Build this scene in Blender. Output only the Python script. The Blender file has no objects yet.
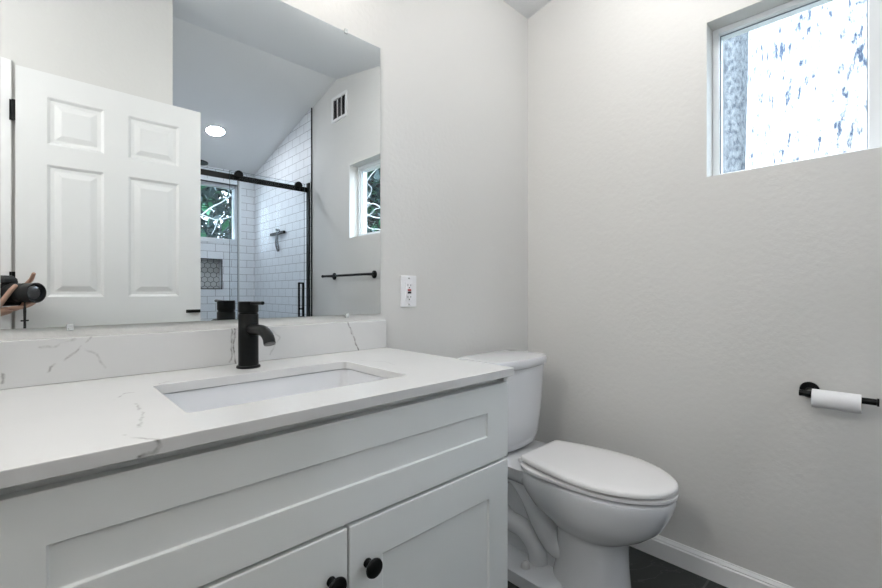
import bpy, bmesh, math, random
from mathutils import Vector, Matrix
S = bpy.context.scene
C = S.collection
PI = math.pi
R = math.radians

# ------------------------------------------------------------------ camera
CAM_D, CAM_H, YAW, FPX = 1.2195, 1.02, R(43.5687), 427.941
cd = bpy.data.cameras.new('viewpoint')
cam = bpy.data.objects.new('viewpoint', cd)
C.objects.link(cam)
cam.location = (0, -CAM_D, CAM_H)
cam.rotation_euler = (R(90), 0, -YAW)
cd.sensor_width = 36
cd.lens = FPX * 36 / 882
cd.shift_y = -2.21 / 882
cd.clip_start = .004
S.camera = cam

# ------------------------------------------------------------------ sky, sun, exposure
w = bpy.data.worlds.new('sky')
S.world = w
w.use_nodes = True
bg = w.node_tree.nodes['Background']
bg.inputs[0].default_value = (.79, .89, 1, 1)
bg.inputs[1].default_value = 5.0
sd = bpy.data.lights.new('sun', 'SUN')
sd.energy = 3.0
sd.angle = R(1)
sd.color = (1, .98, .95)
sun = bpy.data.objects.new('sun', sd)
C.objects.link(sun)
sun.rotation_euler = Vector((.78, -.14, -.62)).to_track_quat('-Z', 'Y').to_euler()
sun.location = (-8, 2, 8)
S.view_settings.view_transform = 'Standard'
S.view_settings.look = 'None'
S.view_settings.gamma = 1
S.view_settings.use_curve_mapping = False
S.view_settings.exposure = 0.96
S.cycles.max_bounces = 14
S.cycles.diffuse_bounces = 7
S.cycles.glossy_bounces = 6
S.cycles.transparent_max_bounces = 16
VANITY_POWER = 6.2      # emission strength of the vanity globes
LED_POWER = 95
ROOM_FILL_POWER = 17
LEFT_FILL_POWER = 28
HALL_FILL_POWER = 60


# ------------------------------------------------------------------ materials
def mat(name, col, rough=.5, metal=0, spec=.5, bump=0, bscale=100, coat=0):
    m = bpy.data.materials.new(name)
    m.use_nodes = True
    nt = m.node_tree
    b = nt.nodes['Principled BSDF']
    b.inputs['Base Color'].default_value = (*col, 1)
    b.inputs['Roughness'].default_value = rough
    b.inputs['Metallic'].default_value = metal
    b.inputs['Specular IOR Level'].default_value = spec
    b.inputs['Coat Weight'].default_value = coat
    if bump:
        n = nt.nodes.new('ShaderNodeTexNoise')
        n.inputs['Scale'].default_value = bscale
        n.inputs['Detail'].default_value = 3
        tc = nt.nodes.new('ShaderNodeTexCoord')
        bp = nt.nodes.new('ShaderNodeBump')
        bp.inputs['Strength'].default_value = bump
        bp.inputs['Distance'].default_value = .004
        nt.links.new(tc.outputs['Object'], n.inputs['Vector'])
        nt.links.new(n.outputs['Fac'], bp.inputs['Height'])
        nt.links.new(bp.outputs[0], b.inputs['Normal'])
    return m


def emit(name, col, s):
    m = bpy.data.materials.new(name)
    m.use_nodes = True
    b = m.node_tree.nodes['Principled BSDF']
    b.inputs['Base Color'].default_value = (.8, .8, .8, 1)
    b.inputs['Emission Color'].default_value = (*col, 1)
    b.inputs['Emission Strength'].default_value = s
    return m


def thin_glass(name, tint, refl=.012):
    m = bpy.data.materials.new(name)
    m.use_nodes = True
    nt = m.node_tree
    nt.nodes.clear()
    o = nt.nodes.new('ShaderNodeOutputMaterial')
    t = nt.nodes.new('ShaderNodeBsdfTransparent')
    t.inputs[0].default_value = (*tint, 1)
    g = nt.nodes.new('ShaderNodeBsdfGlossy')
    g.inputs['Roughness'].default_value = 0
    mx = nt.nodes.new('ShaderNodeMixShader')
    lw = nt.nodes.new('ShaderNodeLayerWeight')
    lw.inputs[0].default_value = .5
    pw = nt.nodes.new('ShaderNodeMath')
    pw.operation = 'POWER'
    pw.inputs[1].default_value = 5
    ma = nt.nodes.new('ShaderNodeMath')
    ma.operation = 'MULTIPLY_ADD'
    ma.inputs[1].default_value = .9
    ma.inputs[2].default_value = refl
    nt.links.new(lw.outputs['Facing'], pw.inputs[0])
    nt.links.new(pw.outputs[0], ma.inputs[0])
    nt.links.new(ma.outputs[0], mx.inputs[0])
    nt.links.new(t.outputs[0], mx.inputs[1])
    nt.links.new(g.outputs[0], mx.inputs[2])
    nt.links.new(mx.outputs[0], o.inputs[0])
    return m


def N(nt, typ, **kw):
    n = nt.nodes.new(typ)
    for k, v in kw.items():
        setattr(n, k, v)
    return n


def vein_mat(name, polys, width=.0022, dens=.85):
    """white quartz; grey veins run along given 3-D polylines, roughened by noise"""
    m = mat(name, (.74, .74, .73), .22, spec=.5)
    nt = m.node_tree
    L = nt.links.new
    b = nt.nodes['Principled BSDF']
    tc = N(nt, 'ShaderNodeTexCoord')
    nz = N(nt, 'ShaderNodeTexNoise')
    nz.inputs['Scale'].default_value = 28
    nz.inputs['Detail'].default_value = 5
    L(tc.outputs['Object'], nz.inputs['Vector'])
    sub = N(nt, 'ShaderNodeVectorMath', operation='SUBTRACT')
    L(nz.outputs['Color'], sub.inputs[0])
    sub.inputs[1].default_value = (.5, .5, .5)
    sc = N(nt, 'ShaderNodeVectorMath', operation='SCALE')
    L(sub.outputs[0], sc.inputs[0])
    sc.inputs['Scale'].default_value = .022
    ad = N(nt, 'ShaderNodeVectorMath', operation='ADD')
    L(tc.outputs['Object'], ad.inputs[0])
    L(sc.outputs[0], ad.inputs[1])
    last = None
    for pl, wt in polys:
        for p, q in zip(pl[:-1], pl[1:]):
            p, q = Vector(p), Vector(q)
            d = q - p
            v = N(nt, 'ShaderNodeVectorMath', operation='SUBTRACT')
            L(ad.outputs[0], v.inputs[0])
            v.inputs[1].default_value = p
            dt = N(nt, 'ShaderNodeVectorMath', operation='DOT_PRODUCT')
            L(v.outputs[0], dt.inputs[0])
            dt.inputs[1].default_value = d / d.length_squared
            cl = N(nt, 'ShaderNodeClamp')
            L(dt.outputs['Value'], cl.inputs[0])
            s2 = N(nt, 'ShaderNodeVectorMath', operation='SCALE')
            s2.inputs[0].default_value = d
            L(cl.outputs[0], s2.inputs['Scale'])
            ds = N(nt, 'ShaderNodeVectorMath', operation='DISTANCE')
            L(v.outputs[0], ds.inputs[0])
            L(s2.outputs[0], ds.inputs[1])
            mr = N(nt, 'ShaderNodeMapRange')
            L(ds.outputs['Value'], mr.inputs[0])
            mr.inputs[1].default_value = width * .25
            mr.inputs[2].default_value = width * 1.6
            mr.inputs[3].default_value = wt
            mr.inputs[4].default_value = 0
            if last is None:
                last = mr.outputs[0]
            else:
                mm = N(nt, 'ShaderNodeMath', operation='MAXIMUM')
                L(last, mm.inputs[0])
                L(mr.outputs[0], mm.inputs[1])
                last = mm.outputs[0]
    n2 = N(nt, 'ShaderNodeTexNoise')
    n2.inputs['Scale'].default_value = 95
    n2.inputs['Detail'].default_value = 2
    L(tc.outputs['Object'], n2.inputs['Vector'])
    mr = N(nt, 'ShaderNodeMapRange')
    L(n2.outputs['Fac'], mr.inputs[0])
    mr.inputs[1].default_value = .40
    mr.inputs[2].default_value = .56
    mu = N(nt, 'ShaderNodeMath', operation='MULTIPLY')
    L(last, mu.inputs[0])
    mr.inputs[3].default_value = .5
    L(mr.outputs[0], mu.inputs[1])
    n3 = N(nt, 'ShaderNodeTexNoise')
    n3.inputs['Scale'].default_value = 6
    n3.inputs['Detail'].default_value = 4
    L(tc.outputs['Object'], n3.inputs['Vector'])
    cr = N(nt, 'ShaderNodeMix', data_type='RGBA')
    cr.inputs[6].default_value = (.67, .67, .665, 1)
    cr.inputs[7].default_value = (.62, .62, .615, 1)
    L(n3.outputs['Fac'], cr.inputs[0])
    mx = N(nt, 'ShaderNodeMix', data_type='RGBA')
    L(mu.outputs[0], mx.inputs[0])
    L(cr.outputs[2], mx.inputs[6])
    mx.inputs[7].default_value = (.16, .15, .14, 1)
    L(mx.outputs[2], b.inputs['Base Color'])
    return m


def tile_mat(name, axis, bw, rh, mortar, c1, c2, cm, rough, offset=.5, shift=(0, 0), vein=False):
    m = mat(name, c1, rough)
    nt = m.node_tree
    L = nt.links.new
    b = nt.nodes['Principled BSDF']
    tc = N(nt, 'ShaderNodeTexCoord')
    sp = N(nt, 'ShaderNodeSeparateXYZ')
    L(tc.outputs['Object'], sp.inputs[0])
    cb = N(nt, 'ShaderNodeCombineXYZ')
    L(sp.outputs[axis[0]], cb.inputs[0])
    L(sp.outputs[axis[1]], cb.inputs[1])
    off = N(nt, 'ShaderNodeVectorMath', operation='ADD')
    L(cb.outputs[0], off.inputs[0])
    off.inputs[1].default_value = (*shift, 0)
    br = N(nt, 'ShaderNodeTexBrick')
    br.offset = offset
    br.inputs['Scale'].default_value = 1
    br.inputs['Brick Width'].default_value = bw
    br.inputs['Row Height'].default_value = rh
    br.inputs['Mortar Size'].default_value = mortar
    br.inputs['Mortar Smooth'].default_value = .1
    br.inputs['Color1'].default_value = (*c1, 1)
    br.inputs['Color2'].default_value = (*c2, 1)
    br.inputs['Mortar'].default_value = (*cm, 1)
    L(off.outputs[0], br.inputs['Vector'])
    col = br.outputs['Color']
    if vein:
        vz = N(nt, 'ShaderNodeTexNoise')
        vz.inputs['Scale'].default_value = 4.5
        vz.inputs['Detail'].default_value = 6
        vz.inputs['Distortion'].default_value = 1.2
        L(tc.outputs['Object'], vz.inputs['Vector'])
        a = N(nt, 'ShaderNodeMath', operation='SUBTRACT')
        L(vz.outputs['Fac'], a.inputs[0])
        a.inputs[1].default_value = .5
        ab = N(nt, 'ShaderNodeMath', operation='ABSOLUTE')
        L(a.outputs[0], ab.inputs[0])
        mr = N(nt, 'ShaderNodeMapRange')
        L(ab.outputs[0], mr.inputs[0])
        mr.inputs[1].default_value = 0
        mr.inputs[2].default_value = .006
        mr.inputs[3].default_value = .35
        mr.inputs[4].default_value = 0
        mx = N(nt, 'ShaderNodeMix', data_type='RGBA')
        L(mr.outputs[0], mx.inputs[0])
        L(col, mx.inputs[6])
        mx.inputs[7].default_value = (.16, .17, .17, 1)
        col = mx.outputs[2]
    L(col, b.inputs['Base Color'])
    bp = N(nt, 'ShaderNodeBump', invert=True)
    bp.inputs['Strength'].default_value = .5
    bp.inputs['Distance'].default_value = .002
    L(br.outputs['Fac'], bp.inputs['Height'])
    L(bp.outputs[0], b.inputs['Normal'])
    return m


def bark_mat(name, light, dark, scale, lo, hi, stretch):
    m = mat(name, light, .9, spec=.1)
    nt = m.node_tree
    L = nt.links.new
    tc = N(nt, 'ShaderNodeTexCoord')
    mp = N(nt, 'ShaderNodeMapping')
    mp.inputs['Scale'].default_value = stretch
    L(tc.outputs['Object'], mp.inputs[0])
    nz = N(nt, 'ShaderNodeTexNoise')
    nz.inputs['Scale'].default_value = scale
    nz.inputs['Detail'].default_value = 6
    nz.inputs['Roughness'].default_value = .6
    L(mp.outputs[0], nz.inputs['Vector'])
    mr = N(nt, 'ShaderNodeMapRange')
    L(nz.outputs['Fac'], mr.inputs[0])
    mr.inputs[1].default_value = lo
    mr.inputs[2].default_value = hi
    mx = N(nt, 'ShaderNodeMix', data_type='RGBA')
    L(mr.outputs[0], mx.inputs[0])
    mx.inputs[6].default_value = (*light, 1)
    mx.inputs[7].default_value = (*dark, 1)
    L(mx.outputs[2], nt.nodes['Principled BSDF'].inputs['Base Color'])
    bp = N(nt, 'ShaderNodeBump', invert=True)
    bp.inputs['Strength'].default_value = .5
    bp.inputs['Distance'].default_value = .03
    L(nz.outputs['Fac'], bp.inputs['Height'])
    L(bp.outputs[0], nt.nodes['Principled BSDF'].inputs['Normal'])
    return m


WALLC = (.675, .668, .65)
M = dict(
    wall=mat('wall_paint', WALLC, .75, spec=.25, bump=.26, bscale=60),
    ceil=mat('ceiling_paint', (.78, .79, .80), .8, spec=.2, bump=.12, bscale=55),
    trim=mat('white_trim_paint', (.82, .82, .82), .35),
    vinyl=mat('white_vinyl', (.80, .83, .85), .35),
    door=mat('white_door_paint', (.78, .78, .775), .4),
    cab=mat('cabinet_paint', (.79, .81, .80), .38),
    black=mat('matte_black_metal', (.006, .007, .007), .33, spec=.16),
    blackrough=mat('black_plastic', (.010, .011, .012), .5),
    rubber=mat('camera_rubber', (.014, .014, .015), .65),
    china=mat('white_china', (.71, .72, .74), .12, coat=.4),
    seat=mat('white_seat_plastic', (.80, .79, .79), .25),
    plate=mat('white_plate_plastic', (.84, .84, .86), .35),
    slot=mat('dark_slot', (.02, .02, .02), .6),
    red=mat('red_button', (.42, .05, .05), .5),
    chrome=mat('brushed_steel', (.72, .72, .72), .25, metal=1),
    gasket=mat('window_gasket', (.22, .26, .30), .6),
    glassedge=mat('glass_edge', (.10, .16, .17), .1),
    mirror=mat('silvered_glass', (.90, .93, .935), 0, metal=1),
    mirroredge=mat('mirror_edge', (.25, .38, .34), .15),
    clip=mat('clear_clip_plastic', (.55, .57, .57), .15),
    paper=mat('toilet_tissue', (.84, .84, .85), .9, bump=.1, bscale=200),
    card=mat('cardboard_core', (.42, .34, .26), .9),
    glass=thin_glass('shower_glass', (.955, .972, .985)),
    wglass=thin_glass('window_glass', (.95, .98, .99)),
    tile_r=tile_mat('subway_tile_side', (1, 2), .154, .0765, .0022, (.80, .82, .84), (.77, .79, .81), (.30, .31, .33), .30, shift=(0, .02)),
    tile_b=tile_mat('subway_tile_end', (0, 2), .154, .0765, .0022, (.80, .82, .84), (.77, .79, .81), (.30, .31, .33), .30, shift=(.04, .02)),
    tile_n=mat('hexagon_marble', (.55, .56, .55), .25, bump=.05, bscale=30),
    grout=mat('grey_grout', (.16, .16, .16), .9),
    floor=tile_mat('dark_slate_tile', (1, 0), .61, .305, .0035, (.017, .020, .019), (.021, .024, .022), (.075, .078, .075), .5, offset=.5, shift=(.165, .07), vein=True),
    pan=mat('shower_pan', (.30, .31, .32), .5),
    hall=mat('hall_floor_wood', (.20, .13, .08), .4),
    skin=mat('skin', (.58, .36, .27), .5, bump=.05, bscale=60),
    shirt=mat('dark_shirt_cloth', (.035, .038, .045), .9),
    jeans=mat('dark_trouser_cloth', (.03, .04, .06), .9),
    hair=mat('dark_hair', (.02, .016, .012), .7),
    eye=mat('eye_white', (.7, .7, .7), .2),
    lip=mat('lip', (.42, .18, .15), .5),
    lens=mat('lens_glass', (.006, .008, .012), .03, spec=.9, coat=1),
    ring=mat('lens_ring_grey', (.09, .09, .095), .35),
    lawn=mat('ground_litter', (.10, .09, .06), .95, bump=.4, bscale=12),
    roof=mat('roof_felt', (.08, .08, .08), .9),
    globe=emit('lit_globe', (1, .955, .90), VANITY_POWER),
    led=emit('lit_led_disc', (.90, .92, 1), LED_POWER),
    room_fill=emit('ceiling_fill_glow', (1, .99, .97), ROOM_FILL_POWER),
    left_fill=emit('left_fill_glow', (1, .985, .97), LEFT_FILL_POWER),
    hall_fill=emit('hall_fill_glow', (1, .95, .88), HALL_FILL_POWER),
    bark=bark_mat('pale_bark', (.46, .47, .49), (.04, .055, .085), 6.5, .49, .63, (4, 4, 1.4)),
    greybark=bark_mat('grey_bark', (.17, .185, .20), (.06, .07, .085), 9, .4, .65, (3, 3, 1.6)),
    twig=mat('pale_twig_bark', (.34, .37, .39), .8),
    darkbark=mat('dark_bark', (.06, .05, .045), .9, bump=.5, bscale=20),
    leafd=mat('dark_leaf', (.075, .108, .112), .6),
    leafg=mat('green_leaf', (.05, .17, .09), .55),
)


# ------------------------------------------------------------------ mesh helpers
def link(name, bm, m, parent=None, smooth=None, bevel=0, segs=2, sub=0, kind=None):
    bmesh.ops.remove_doubles(bm, verts=bm.verts, dist=1e-6)
    bmesh.ops.recalc_face_normals(bm, faces=bm.faces)
    me = bpy.data.meshes.new(name)
    bm.to_mesh(me)
    bm.free()
    for x in (m if isinstance(m, (list, tuple)) else [m]):
        me.materials.append(x)
    o = bpy.data.objects.new(name, me)
    C.objects.link(o)
    if parent:
        o.parent = parent
        o.matrix_parent_inverse = Matrix.Translation(parent.location).inverted()
    if bevel:
        md = o.modifiers.new('bevel', 'BEVEL')
        md.width = bevel
        md.segments = segs
        md.limit_method = 'ANGLE'
        md.angle_limit = R(40)
    if sub:
        md = o.modifiers.new('sub', 'SUBSURF')
        md.levels = md.render_levels = sub
    if smooth is not None:
        for p in me.polygons:
            p.use_smooth = True
        me.set_sharp_from_angle(angle=R(smooth))
    if kind:
        o['kind'] = kind
    return o


def thing(name, label, cat, loc=(0, 0, 0), group=None):
    o = bpy.data.objects.new(name, None)
    o.empty_display_size = .1
    C.objects.link(o)
    o.location = loc
    o['label'] = label
    o['category'] = cat
    if group:
        o['group'] = group
    return o


def tag(o, label, cat, group=None):
    o['label'] = label
    o['category'] = cat
    if group:
        o['group'] = group
    return o


def box(bm, x0, x1, y0, y1, z0, z1, mi=0):
    v = [bm.verts.new((x, y, z)) for x in (x0, x1) for y in (y0, y1) for z in (z0, z1)]
    for f in ((0, 1, 3, 2), (4, 6, 7, 5), (0, 4, 5, 1), (2, 3, 7, 6), (0, 2, 6, 4), (1, 5, 7, 3)):
        bm.faces.new([v[i] for i in f]).material_index = mi
    return bm


def BX(*a):
    return box(bmesh.new(), *a)


def frame_of(d):
    d = Vector(d).normalized()
    u = d.cross(Vector((0, 0, 1)))
    if u.length < 1e-4:
        u = Vector((1, 0, 0))
    u.normalize()
    return u, d.cross(u).normalized()


def cyl(bm, p, q, r0, r1=None, n=24, mi=0):
    p, q = Vector(p), Vector(q)
    r1 = r0 if r1 is None else r1
    u, v = frame_of(q - p)
    a = [bm.verts.new(p + (u * math.cos(2 * PI * i / n) + v * math.sin(2 * PI * i / n)) * r0) for i in range(n)]
    b = [bm.verts.new(q + (u * math.cos(2 * PI * i / n) + v * math.sin(2 * PI * i / n)) * r1) for i in range(n)]
    for i in range(n):
        bm.faces.new((a[i], a[(i + 1) % n], b[(i + 1) % n], b[i])).material_index = mi
    bm.faces.new(a[::-1]).material_index = mi
    bm.faces.new(b).material_index = mi
    return bm


def lathe(bm, org, axis, prof, n=32, mi=0):
    """prof: (distance along axis, radius)"""
    org, axis = Vector(org), Vector(axis).normalized()
    u, v = frame_of(axis)
    rings = []
    for t, r in prof:
        c = org + axis * t
        rings.append([bm.verts.new(c + (u * math.cos(2 * PI * i / n) + v * math.sin(2 * PI * i / n)) * max(r, 1e-5)) for i in range(n)])
    for a, b in zip(rings[:-1], rings[1:]):
        for i in range(n):
            bm.faces.new((a[i], a[(i + 1) % n], b[(i + 1) % n], b[i])).material_index = mi
    bm.faces.new(rings[0][::-1]).material_index = mi
    bm.faces.new(rings[-1]).material_index = mi
    return bm


def smooth_path(pts, k=6):
    pts = [Vector(p) for p in pts]
    if len(pts) < 3:
        return pts
    P = [pts[0] * 2 - pts[1]] + pts + [pts[-1] * 2 - pts[-2]]
    out = []
    for i in range(1, len(P) - 2):
        for j in range(k):
            t = j / k
            a, b, c, d = P[i - 1:i + 3]
            out.append(.5 * ((2 * b) + (c - a) * t + (2 * a - 5 * b + 4 * c - d) * t * t + (3 * b - a - 3 * c + d) * t ** 3))
    out.append(pts[-1])
    return out


def tube(bm, pts, r, n=12, mi=0, sm=6):
    rs = r if isinstance(r, (list, tuple)) else [r] * len(pts)
    if sm:
        p2 = smooth_path(pts, sm)
        k = (len(p2) - 1) / (len(pts) - 1)
        rr = []
        for i in range(len(p2)):
            f = min(i / k, len(pts) - 1 - 1e-6)
            j = int(f)
            rr.append(rs[j] + (rs[j + 1] - rs[j]) * (f - j))
    else:
        p2, rr = [Vector(p) for p in pts], list(rs)
    rings = []
    u = None
    for i, p in enumerate(p2):
        d = (p2[min(i + 1, len(p2) - 1)] - p2[max(i - 1, 0)]).normalized()
        if u is None:
            u, v = frame_of(d)
        u = (u - d * u.dot(d)).normalized()
        v = d.cross(u)
        rings.append([bm.verts.new(p + (u * math.cos(2 * PI * a / n) + v * math.sin(2 * PI * a / n)) * rr[i]) for a in range(n)])
    for a, b in zip(rings[:-1], rings[1:]):
        for i in range(n):
            bm.faces.new((a[i], a[(i + 1) % n], b[(i + 1) % n], b[i])).material_index = mi
    bm.faces.new(rings[0][::-1]).material_index = mi
    bm.faces.new(rings[-1]).material_index = mi
    return bm


def loft(bm, rings, cap0=True, cap1=True, mi=0):
    vr = [[bm.verts.new(p) for p in r] for r in rings]
    n = len(vr[0])
    for a, b in zip(vr[:-1], vr[1:]):
        for i in range(n):
            bm.faces.new((a[i], a[(i + 1) % n], b[(i + 1) % n], b[i])).material_index = mi
    if cap0:
        bm.faces.new(vr[0][::-1]).material_index = mi
    if cap1:
        bm.faces.new(vr[-1]).material_index = mi
    return bm


def prism(bm, poly, axis, a, b, mi=0):
    """poly in the plane normal to axis: axis 0 -> (y,z), 1 -> (x,z), 2 -> (x,y)"""
    def P(p, t):
        return {0: (t, p[0], p[1]), 1: (p[0], t, p[1]), 2: (p[0], p[1], t)}[axis]
    return loft(bm, [[P(p, a) for p in poly], [P(p, b) for p in poly]], mi=mi)


def grid_wall(bm, axis, us, vs, t0, t1, holes):
    """wall of cells, u along x or y, v along z, with the cells in holes left open"""
    for i in range(len(us) - 1):
        for j in range(len(vs) - 1):
            if (i, j) in holes:
                continue
            if axis == 0:
                box(bm, t0, t1, us[i], us[i + 1], vs[j], vs[j + 1])
            else:
                box(bm, us[i], us[i + 1], t0, t1, vs[j], vs[j + 1])
    # drop the faces shared by two neighbouring cells
    bmesh.ops.remove_doubles(bm, verts=bm.verts, dist=1e-6)
    seen = {}
    for f in bm.faces:
        seen.setdefault(tuple(sorted(v.index for v in f.verts)), []).append(f)
    bm.verts.index_update()
    seen = {}
    for f in bm.faces:
        seen.setdefault(tuple(sorted(v.index for v in f.verts)), []).append(f)
    dele = [f for fs in seen.values() if len(fs) > 1 for f in fs]
    bmesh.ops.delete(bm, geom=dele, context='FACES')
    return bm


def rrect(x0, x1, y0, y1, r, z, k=6):
    out = []
    for cx, cy, a0 in ((x1 - r, y1 - r, 0), (x0 + r, y1 - r, 90), (x0 + r, y0 + r, 180), (x1 - r, y0 + r, 270)):
        for i in range(k + 1):
            a = R(a0 + 90 * i / k)
            out.append((cx + r * math.cos(a), cy + r * math.sin(a), z))
    return out


# ------------------------------------------------------------------ the room
W = 1.745
YR, ZR, Z0, YS = -1.83, 2.709, 2.35, -3.555
K1 = (ZR - Z0) / -YR
K2 = (ZR - 2.292) / (YR - YS)


def zc(y):
    return Z0 - K1 * y if y > YR else ZR - K2 * (YR - y)


XL = -.95        # left wall
XA = .556        # corner where the rear stub wall ends
YW = -1.53       # face of the rear stub wall
XH, YH = -1.5, -3.1   # hall extents

link('floor', BX(XL - .6, W + .14, -3.7, .14, -.1, 0), M['floor'], kind='structure')
bm = bmesh.new()
prism(bm, [(.0, zc(0)), (YR, ZR), (YS, zc(YS)), (YS - .145, zc(YS) - .03), (YS - .145, zc(YS) + .18), (YR, ZR + .2), (0, zc(0) + .2)], 0, XH - .1, W + .14)
link('ceiling', bm, M['ceil'], kind='structure')
bm = bmesh.new()
prism(bm, [(.5, 2.43), (YR, ZR + .205), (YS - .5, 2.33), (YS - .5, 2.39), (YR, ZR + .27), (.5, 2.49)], 0, XH - .4, W + .42)
link('trim_1', bm, M['roof'], kind='structure')      # roof boards over the house
link('wall_back', BX(XL - .12, W + .14, 0, .14, 0, 2.55), M['wall'], kind='structure')

# right wall, with the opening of the slider window
WY0, WY1, WZ0, WZ1 = -1.640, -.765, 1.431, 1.983
bm = bmesh.new()
grid_wall(bm, 0, [YS - .145, WY0, WY1, 0], [0, WZ0, WZ1, 2.2], W, W + .14, {(1, 1)})
prism(bm, [(0, 2.2), (0, zc(0) + .05), (YR, ZR + .05), (YS - .145, 2.30), (YS - .145, 2.2)], 0, W, W + .14)
link('wall_right', bm, M['wall'], kind='structure')

# rear stub wall with the doorway
DX0, DX1, DZ = -.86, -.118, 2.032
bm = bmesh.new()
grid_wall(bm, 1, [XL - .12, DX0, DX1, XA], [0, DZ, 2.60], YW - .12, YW, {(1, 0)})
prism(bm, [(YW, 2.60), (YW, zc(YW) + .03), (YW - .12, zc(YW - .12) + .03), (YW - .12, 2.60)], 0, XL - .12, XA)
link('wall_rear', bm, M['wall'], kind='structure')
bm = bmesh.new()
prism(bm, [(0, 0), (0, zc(0) + .05), (YW, zc(YW) + .05), (YW, 0)], 0, XL - .12, XL)
link('wall_left', bm, M['wall'], kind='structure')
# wall between hall and shower alcove
bm = bmesh.new()
prism(bm, [(YW - .12, 0), (YW - .12, zc(YW - .12) + .05), (YR, ZR + .05), (YS - .145, 2.3), (YS - .145, 0)], 0, XA - .12, XA)
link('wall_alcove', bm, M['wall'], kind='structure')
# hall
link('floor_hall', BX(XH, XA - .12, YH, YW - .0, -.1, .002), M['hall'], kind='structure')
bm = bmesh.new()
prism(bm, [(YW, 0), (YW, zc(YW) + .03), (YR, ZR + .03), (YH, zc(YH) + .03), (YH, 0)], 0, XH - .12, XH)
link('wall_hall_left', bm, M['wall'], kind='structure')
link('wall_hall_end', BX(XH - .12, XA - .12, YH - .12, YH, 0, zc(YH) + .02), M['wall'], kind='structure')
link('wall_hall_front', BX(XH - .12, XL - .12, YW - .12, YW, 0, 2.65), M['wall'], kind='structure')

# shower: end wall with window opening and niche, tiled side walls
SX0, SX1, SZ0, SZ1 = .72, 1.578, 1.548, 2.146
NX0, NX1, NZ0, NZ1 = 1.10, 1.408, 1.05, 1.352
bm = bmesh.new()
grid_wall(bm, 1, [XA - .12, SX0, NX0, NX1, SX1, W], [0, NZ0, NZ1, SZ0, SZ1, 2.31], YS - .145, YS,
          {(1, 3), (2, 3), (3, 3), (2, 1)})
shower_wall = link('wall_shower_end', bm, M['tile_b'], kind='structure')
bm = bmesh.new()
prism(bm, [(-2.245, 0), (-2.245, zc(-2.245)), (YS, zc(YS)), (YS, 0)], 0, W - .008, W)
link('wall_shower_right', bm, M['tile_r'], kind='structure')
bm = bmesh.new()
prism(bm, [(-2.245, 0), (-2.245, zc(-2.245)), (YS, zc(YS)), (YS, 0)], 0, XA, XA + .008)
link('wall_shower_left', bm, M['tile_r'], kind='structure')
bm = BX(NX0, NX1, YS - .145, YS - .085, NZ0, NZ1)
for f in bm.faces:
    f.material_index = 1
hr = .031
for r_ in range(-1, 8):
    for c_ in range(-1, 8):
        cx = NX0 + c_ * hr * 1.80 + (hr * .9 if r_ % 2 else 0)
        cz = NZ0 + r_ * hr * 1.56
        ring = [(min(max(cx + .0285 * math.sin(PI / 3 * k), NX0), NX1), min(max(cz + .0285 * math.cos(PI / 3 * k), NZ0), NZ1)) for k in range(6)]
        if max(p[0] for p in ring) - min(p[0] for p in ring) < .004 or max(p[1] for p in ring) - min(p[1] for p in ring) < .004:
            continue
        try:
            loft(bm, [[(p[0], YS - .085, p[1]) for p in ring], [(p[0], YS - .083, p[1]) for p in ring]])
        except ValueError:
            pass
link('niche_back', bm, [M['tile_n'], M['grout']], shower_wall)
bm = bmesh.new()
for a in ((NX0 - .004, NX0 + .004, NZ0 - .004, NZ1 + .004), (NX1 - .004, NX1 + .004, NZ0 - .004, NZ1 + .004),
          (NX0, NX1, NZ0 - .004, NZ0 + .004), (NX0, NX1, NZ1 - .004, NZ1 + .004)):
    box(bm, a[0], a[1], YS - .01, YS + .002, a[2], a[3])
link('niche_edge', bm, M['black'], shower_wall)
link('floor_shower', BX(XA + .008, W - .008, YS, -2.29, 0, .02), M['pan'], kind='structure')
bm = BX(XA + .008, W - .008, -2.36, -2.25, 0, .09)
link('trim_curb', bm, M['tile_b'], bevel=.004, kind='structure')
bm = bmesh.new()
prism(bm, [(-2.245, 0), (-2.241, 0), (-2.241, zc(-2.241)), (-2.245, zc(-2.245))], 0, W - .011, W)
link('trim_2', bm, M['black'], kind='structure')     # black edge where the tile stops


# baseboards
def base_profile(t=.012, h=.083):
    return [(0, 0), (t, 0), (t, h * .74), (t * .72, h * .80), (t * .78, h * .84), (t * .35, h * .95), (t * .25, h), (0, h)]


def baseboard(name, p, q, nrm):
    p, q, nrm = Vector(p), Vector(q), Vector(nrm)
    bm = bmesh.new()
    pr = base_profile()
    loft(bm, [[p + nrm * a + Vector((0, 0, b)) for a, b in pr], [q + nrm * a + Vector((0, 0, b)) for a, b in pr]])
    return link(name, bm, M['trim'], kind='structure')


baseboard('baseboard_right', (W, 0, 0), (W, -2.238, 0), (-1, 0, 0))
baseboard('baseboard_back', (.880, 0, 0), (W - .013, 0, 0), (0, -1, 0))
baseboard('baseboard_left', (XL, 0, 0), (XL, YW, 0), (1, 0, 0))
baseboard('baseboard_rear', (0, YW, 0), (XA, YW, 0), (0, 1, 0))
baseboard('baseboard_alcove', (XA, YW - .01, 0), (XA, -2.245, 0), (1, 0, 0))

# door casing and jamb lining round the doorway
bm = bmesh.new()
cw, ct = .060, .016
box(bm, DX1 - .002, -.073, YW, YW + ct, 0, DZ + .030)
box(bm, DX0 - cw, DX0 + .002, YW, YW + ct, 0, DZ + .030)
box(bm, DX0 + .002, DX1 - .002, YW, YW + ct, DZ - .008, DZ + .030)
box(bm, DX1 - .014, DX1 - .002, YW - .12, YW, 0, DZ - .008)
box(bm, DX0 + .002, DX0 + .014, YW - .12, YW, 0, DZ - .008)
box(bm, DX0 + .014, DX1 - .014, YW - .12, YW, DZ - .02, DZ - .008)
link('trim_3', bm, M['trim'], bevel=.003, kind='structure')

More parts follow.
